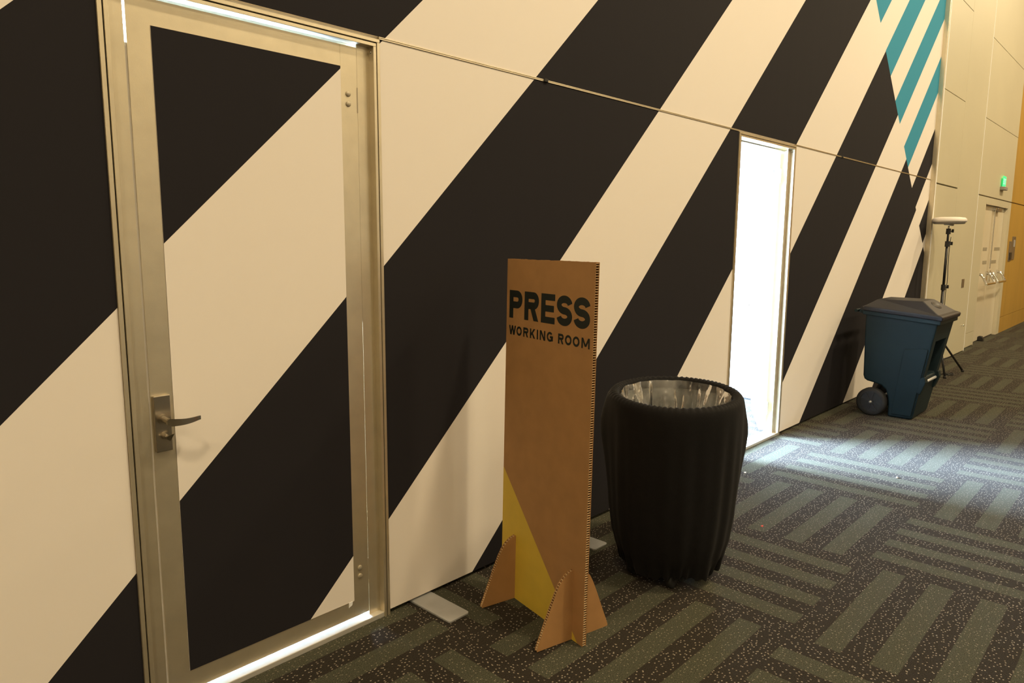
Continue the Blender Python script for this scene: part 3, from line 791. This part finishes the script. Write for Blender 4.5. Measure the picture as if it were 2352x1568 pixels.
# handle bar behind
hd = MB()
for s in (-1, 1): hd.add([(s*0.20-0.02, -0.20, zr(-0.2)-0.03), (s*0.20+0.02, -0.20, zr(-0.2)-0.03), (s*0.20+0.02, -0.125, zr(-0.2)+0.0), (s*0.20-0.02, -0.125, zr(-0.2)+0.0),
       (s*0.20-0.02, -0.20, zr(-0.2)+0.016), (s*0.20+0.02, -0.20, zr(-0.2)+0.016), (s*0.20+0.02, -0.125, zr(-0.2)+0.018), (s*0.20-0.02, -0.125, zr(-0.2)+0.018)],
       [(0,3,2,1),(4,5,6,7),(0,1,5,4),(1,2,6,5),(2,3,7,6),(3,0,4,7)])
hd.tube([(-0.275, -0.128, zr(-0.2)+0.010), (0.275, -0.128, zr(-0.2)+0.010)], 0.013, 12)
hd.build('handle', M['cart'], cart, weld=False)
# lid: overhanging lip, sloping sides, flat crown and a finger dip in front
def lid():
    def ring(x0, x1, y0, y1, zf): return [(x0, y0, zf(y0)), (x1, y0, zf(y0)), (x1, y1, zf(y1)), (x0, y1, zf(y1))]
    lipz = lambda y: zr(y)+0.022
    rings = [ring(-0.300, 0.300, -0.190, -0.778, lambda y: lipz(y)-0.006), ring(-0.305, 0.305, -0.186, -0.784, lambda y: lipz(y)+0.030),
             ring(-0.285, 0.285, -0.205, -0.745, lambda y: lipz(y)+0.040), ring(-0.170, 0.170, -0.262, -0.605, lambda y: 0.978)]
    vs = [v for g in rings for v in g]; fs = []
    for k in range(3):
        for i in range(4):
            j = (i+1) % 4; fs.append((k*4+i, k*4+j, k*4+4+j, k*4+4+i))
    fs.append((12, 13, 14, 15)); fs.append((3, 2, 1, 0))
    o = MB().add(vs, fs).build('lid', M['cart_lid'], cart, bevel=0.010, segs=3)
    # finger dip: a shallow dark hollow with a raised lip on the front slope
    a, b = Vector((0.0, -0.605, 0.978)), Vector((0.0, -0.745, lipz(-0.745)+0.040))
    cpos = a.lerp(b, 0.40); d = (b-a).normalized(); nrm = Vector((0, -d.z, d.y)); nrm = nrm if nrm.z > 0 else -nrm
    dip = MB(); n = 24; vs = []
    for rr, hh in ((1.0, 0.001), (0.92, 0.006), (0.80, 0.002), (0.0, 0.0012)):
        for k in range(n):
            t = 2*PI*k/n; vs.append(cpos+Vector((1, 0, 0))*0.085*rr*math.cos(t)+d*0.042*rr*math.sin(t)+nrm*hh)
    fs = [(q*n+k, q*n+(k+1) % n, (q+1)*n+(k+1) % n, (q+1)*n+k) for q in range(3) for k in range(n)]
    dip.add(vs, fs).build('finger_dip', M['black_plastic'], o, smooth=True)
    for s in (-1, 1):
        hn = MB().tube([(s*0.19-0.05, -0.165, zr(-0.19)+0.03), (s*0.19+0.05, -0.165, zr(-0.19)+0.03)], 0.016, 12)
        hn.build('lid_hinge', M['cart_lid'], o, weld=False)
lid()
MB().tube([(-0.30, -0.300, 0.118), (0.30, -0.300, 0.118)], 0.010, 12).build('axle', M['grey_metal'], cart, smooth=True)
for s in (-1, 1):
    xc = s*0.258
    wh = MB().lathe([(0.085, -0.030), (0.108, -0.030), (0.118, -0.020), (0.118, 0.020), (0.108, 0.030), (0.085, 0.030)], 40, (xc, -0.300, 0.118), 'x', closed=True)
    wo = sharp(wh.build('wheel', M['rubber'], cart), 50)
    hb = MB().lathe([(0.0, -0.016), (0.088, -0.016), (0.088, 0.016), (0.0, 0.016)], 32, (xc, -0.300, 0.118), 'x')
    for k in range(8):
        a = 2*PI*k/8+0.2; c_, s_ = math.cos(a), math.sin(a)
        for sx in (-1, 1):
            q = [(0.018*c_-0.004*s_, 0.018*s_+0.004*c_), (0.018*c_+0.004*s_, 0.018*s_-0.004*c_), (0.090*c_+0.004*s_, 0.090*s_-0.004*c_), (0.090*c_-0.004*s_, 0.090*s_+0.004*c_)]
            hb.prism([(-0.300+u_, 0.118+v_) for u_, v_ in q], 'x', xc+sx*0.014, xc+sx*0.024)
    hb.lathe([(0.0, -0.028), (0.020, -0.028), (0.022, 0.028), (0.0, 0.028)], 20, (xc, -0.300, 0.118), 'x')
    hb.build('hub', M['black_plastic'], wo, weld=False)
    MB().lathe([(0.0, s*0.040), (0.006, s*0.039), (0.009, s*0.034), (0.009, s*0.026)], 14, (xc, -0.300, 0.118), 'x').build('axle_cap', M['chrome'], wo, smooth=True)

# ------------------------------------------------------------------ tripod stand with white disc on top
TP = (8.88, -0.215)
tp = thing('tripod_stand', (TP[0], TP[1], 0), 'black tripod stand standing behind the refuse cart', 'tripod stand')
MB().tube([(0, 0, 0.10), (0, 0, 0.98)], 0.016, 14).build('lower_pole', M['pole'], tp, smooth=True)
MB().tube([(0, 0, 0.95), (0, 0, 1.45)], 0.0135, 14).build('middle_pole', M['pole'], tp, smooth=True)
MB().tube([(0, 0, 1.42), (0, 0, 1.60)], 0.011, 14).build('upper_pole', M['pole'], tp, smooth=True)
for z in (0.97, 1.44, 1.575):
    cl = MB().tube([(0, 0, z-0.03), (0, 0, z+0.03)], 0.023, 14)
    cl.tube([(0.02, -0.01, z), (0.055, -0.028, z+0.004)], 0.008, 8); cl.box(0.045, 0.060, -0.040, -0.020, z-0.012, z+0.024)
    cl.build('clamp', M['black_plastic'], tp, weld=False)
MB().tube([(0, 0, 1.595), (0, 0, 1.632)], 0.008, 12).build('stud', M['chrome'], tp, smooth=True)
MB().tube([(0, 0, 0.385), (0, 0, 0.435)], 0.026, 14).build('collar', M['black_plastic'], tp, smooth=True)
MB().tube([(0, 0, 0.14), (0, 0, 0.175)], 0.024, 14).build('collar', M['black_plastic'], tp, smooth=True)
feet = [(9.30-TP[0], -0.393-TP[1]), (8.70-TP[0], -0.345-TP[1]), (8.72-TP[0], -0.075-TP[1])]
for fx, fy in feet:
    l = math.hypot(fx, fy); ux, uy = fx/l, fy/l
    leg = MB().tube([(ux*0.024, uy*0.024, 0.41), (fx, fy, 0.012)], 0.0115, 10).build('leg', M['pole'], tp, smooth=True)
    m = 0.55
    MB().tube([(ux*0.022, uy*0.022, 0.157), (fx*m, fy*m, 0.41+(0.012-0.41)*m)], 0.007, 8).build('brace', M['pole'], tp, smooth=True)
    MB().tube([(fx-ux*0.012, fy-uy*0.012, 0.026), (fx+ux*0.004, fy+uy*0.004, 0.0)], [0.014, 0.016], 10).build('foot', M['rubber'], leg, smooth=True)
ap = thing('disc_antenna', (TP[0], TP[1], 1.650), 'round white plastic disc mounted on top of the black tripod', 'antenna')
MB().lathe([(0.0, 0.078), (0.10, 0.077), (0.145, 0.070), (0.160, 0.058), (0.165, 0.042), (0.163, 0.026), (0.155, 0.022), (0.0, 0.022)], 48).build('dome', M['ap_white'], ap, smooth=True)
MB().lathe([(0.0, 0.022), (0.152, 0.022), (0.150, 0.010), (0.138, 0.004), (0.0, 0.004)], 48).build('base', M['ap_grey'], ap, smooth=True)
br = MB().box(-0.085, 0.085, -0.03, 0.03, -0.008, 0.005)
for x in (-0.075, -0.04, 0.05, 0.08): br.tube([(x, -0.02, -0.015), (x, -0.02, 0.004)], 0.009, 10)
br.build('bracket', M['grey_metal'], ap, weld=False)
cb = [(0.055, -0.02, -0.01), (0.050, -0.022, -0.06), (0.036, -0.022, -0.14), (0.022, -0.02, -0.24), (0.018, -0.02, -0.36), (0.024, -0.022, -0.47), (0.038, -0.024, -0.56), (0.036, -0.024, -0.64), (0.020, -0.022, -0.74), (0.018, -0.024, -0.95),
      (0.026, -0.03, -1.25), (0.03, -0.04, -1.5), (0.04, -0.07, -1.62)]
for k in range(30):
    a = k*0.55; r = 0.055+0.012*math.sin(k*0.9)
    cb.append((0.10+r*math.cos(a+2.5), -0.10+r*math.sin(a+2.5)*0.9, -1.651+0.002*(k % 5)+(0.012 if k % 7 == 3 else 0)))
cb = [(x, y, z+1.655) for x, y, z in cb[2:]]
MB().tube(cb, 0.0035, 7).build('cable', M['black_plastic'], tp, smooth=True)

# ------------------------------------------------------------------ small things
for (x0, x1, z0, z1, lab) in ((14.24, 14.50, 1.19, 1.57, 'tall brushed steel plate on the orange wall beside the double doors'),
                             (14.00, 14.238, 1.17, 1.49, 'shorter brushed steel plate with a dark slot on the orange wall')):
    t = thing('wall_plate', ((x0+x1)/2, 0, z0), lab, 'wall plate', 'steel plates on the orange wall')
    w = (x1-x0)/2; h = z1-z0
    MB().box(-w, w, -0.012, 0, 0, h).build('plate', M['steel_plate'], t, bevel=0.003)
    if h < 0.35: MB().box(-w*0.9, w*0.6, -0.022, -0.012, 0.02, 0.14).build('keypad', M['black_plastic'], t, bevel=0.003)
    else: MB().box(-w*0.5, w*0.5, -0.016, -0.012, h*0.55, h*0.85).build('cover_plate', M['grey_metal'], t, bevel=0.002)
stp = MB().prism([(-0.03, 0.0), (0.06, 0.0), (0.06, 0.05), (0.035, 0.075), (-0.005, 0.070), (-0.022, 0.045)], 'x', -0.04, 0.04).build('door_wedge', M['black_plastic'], bevel=0.006, loc=(12.52, 0.0, 0))
tag(stp, 'black block on the carpet against the beige exit doors', 'door stop')
def scrap(name, x, y, s, m, label, cat, g):
    r = random.Random(int(x*100)); mb = MB(); n = 7
    top = [(s*(1+0.3*r.uniform(-1, 1))*math.cos(2*PI*k/n), s*0.7*(1+0.3*r.uniform(-1, 1))*math.sin(2*PI*k/n)) for k in range(n)]
    vs = [(a, b, 0.001) for a, b in top]+[(a*0.7, b*0.7, s*(0.35+0.3*r.random())) for a, b in top]
    mb.add(vs, [tuple(range(n)), tuple(range(n, 2*n))]+[(k, (k+1) % n, n+(k+1) % n, n+k) for k in range(n)])
    return tag(mb.build(name, m, loc=(x, y, 0)), label, cat, g)
scrap('paper_scrap', 4.155, -0.225, 0.011, M['white'], 'tiny white paper scrap on the carpet beside the draped bin', 'paper scrap', 'scraps on the carpet')
scrap('paper_scrap', 4.726, -0.947, 0.011, M['white'], 'tiny white paper scrap in the light spilling from the open doorway', 'paper scrap', 'scraps on the carpet')
scrap('red_crumb', 3.405, -0.672, 0.009, M['red'], 'tiny red crumb lying on a pale bar of the carpet', 'crumb', None)
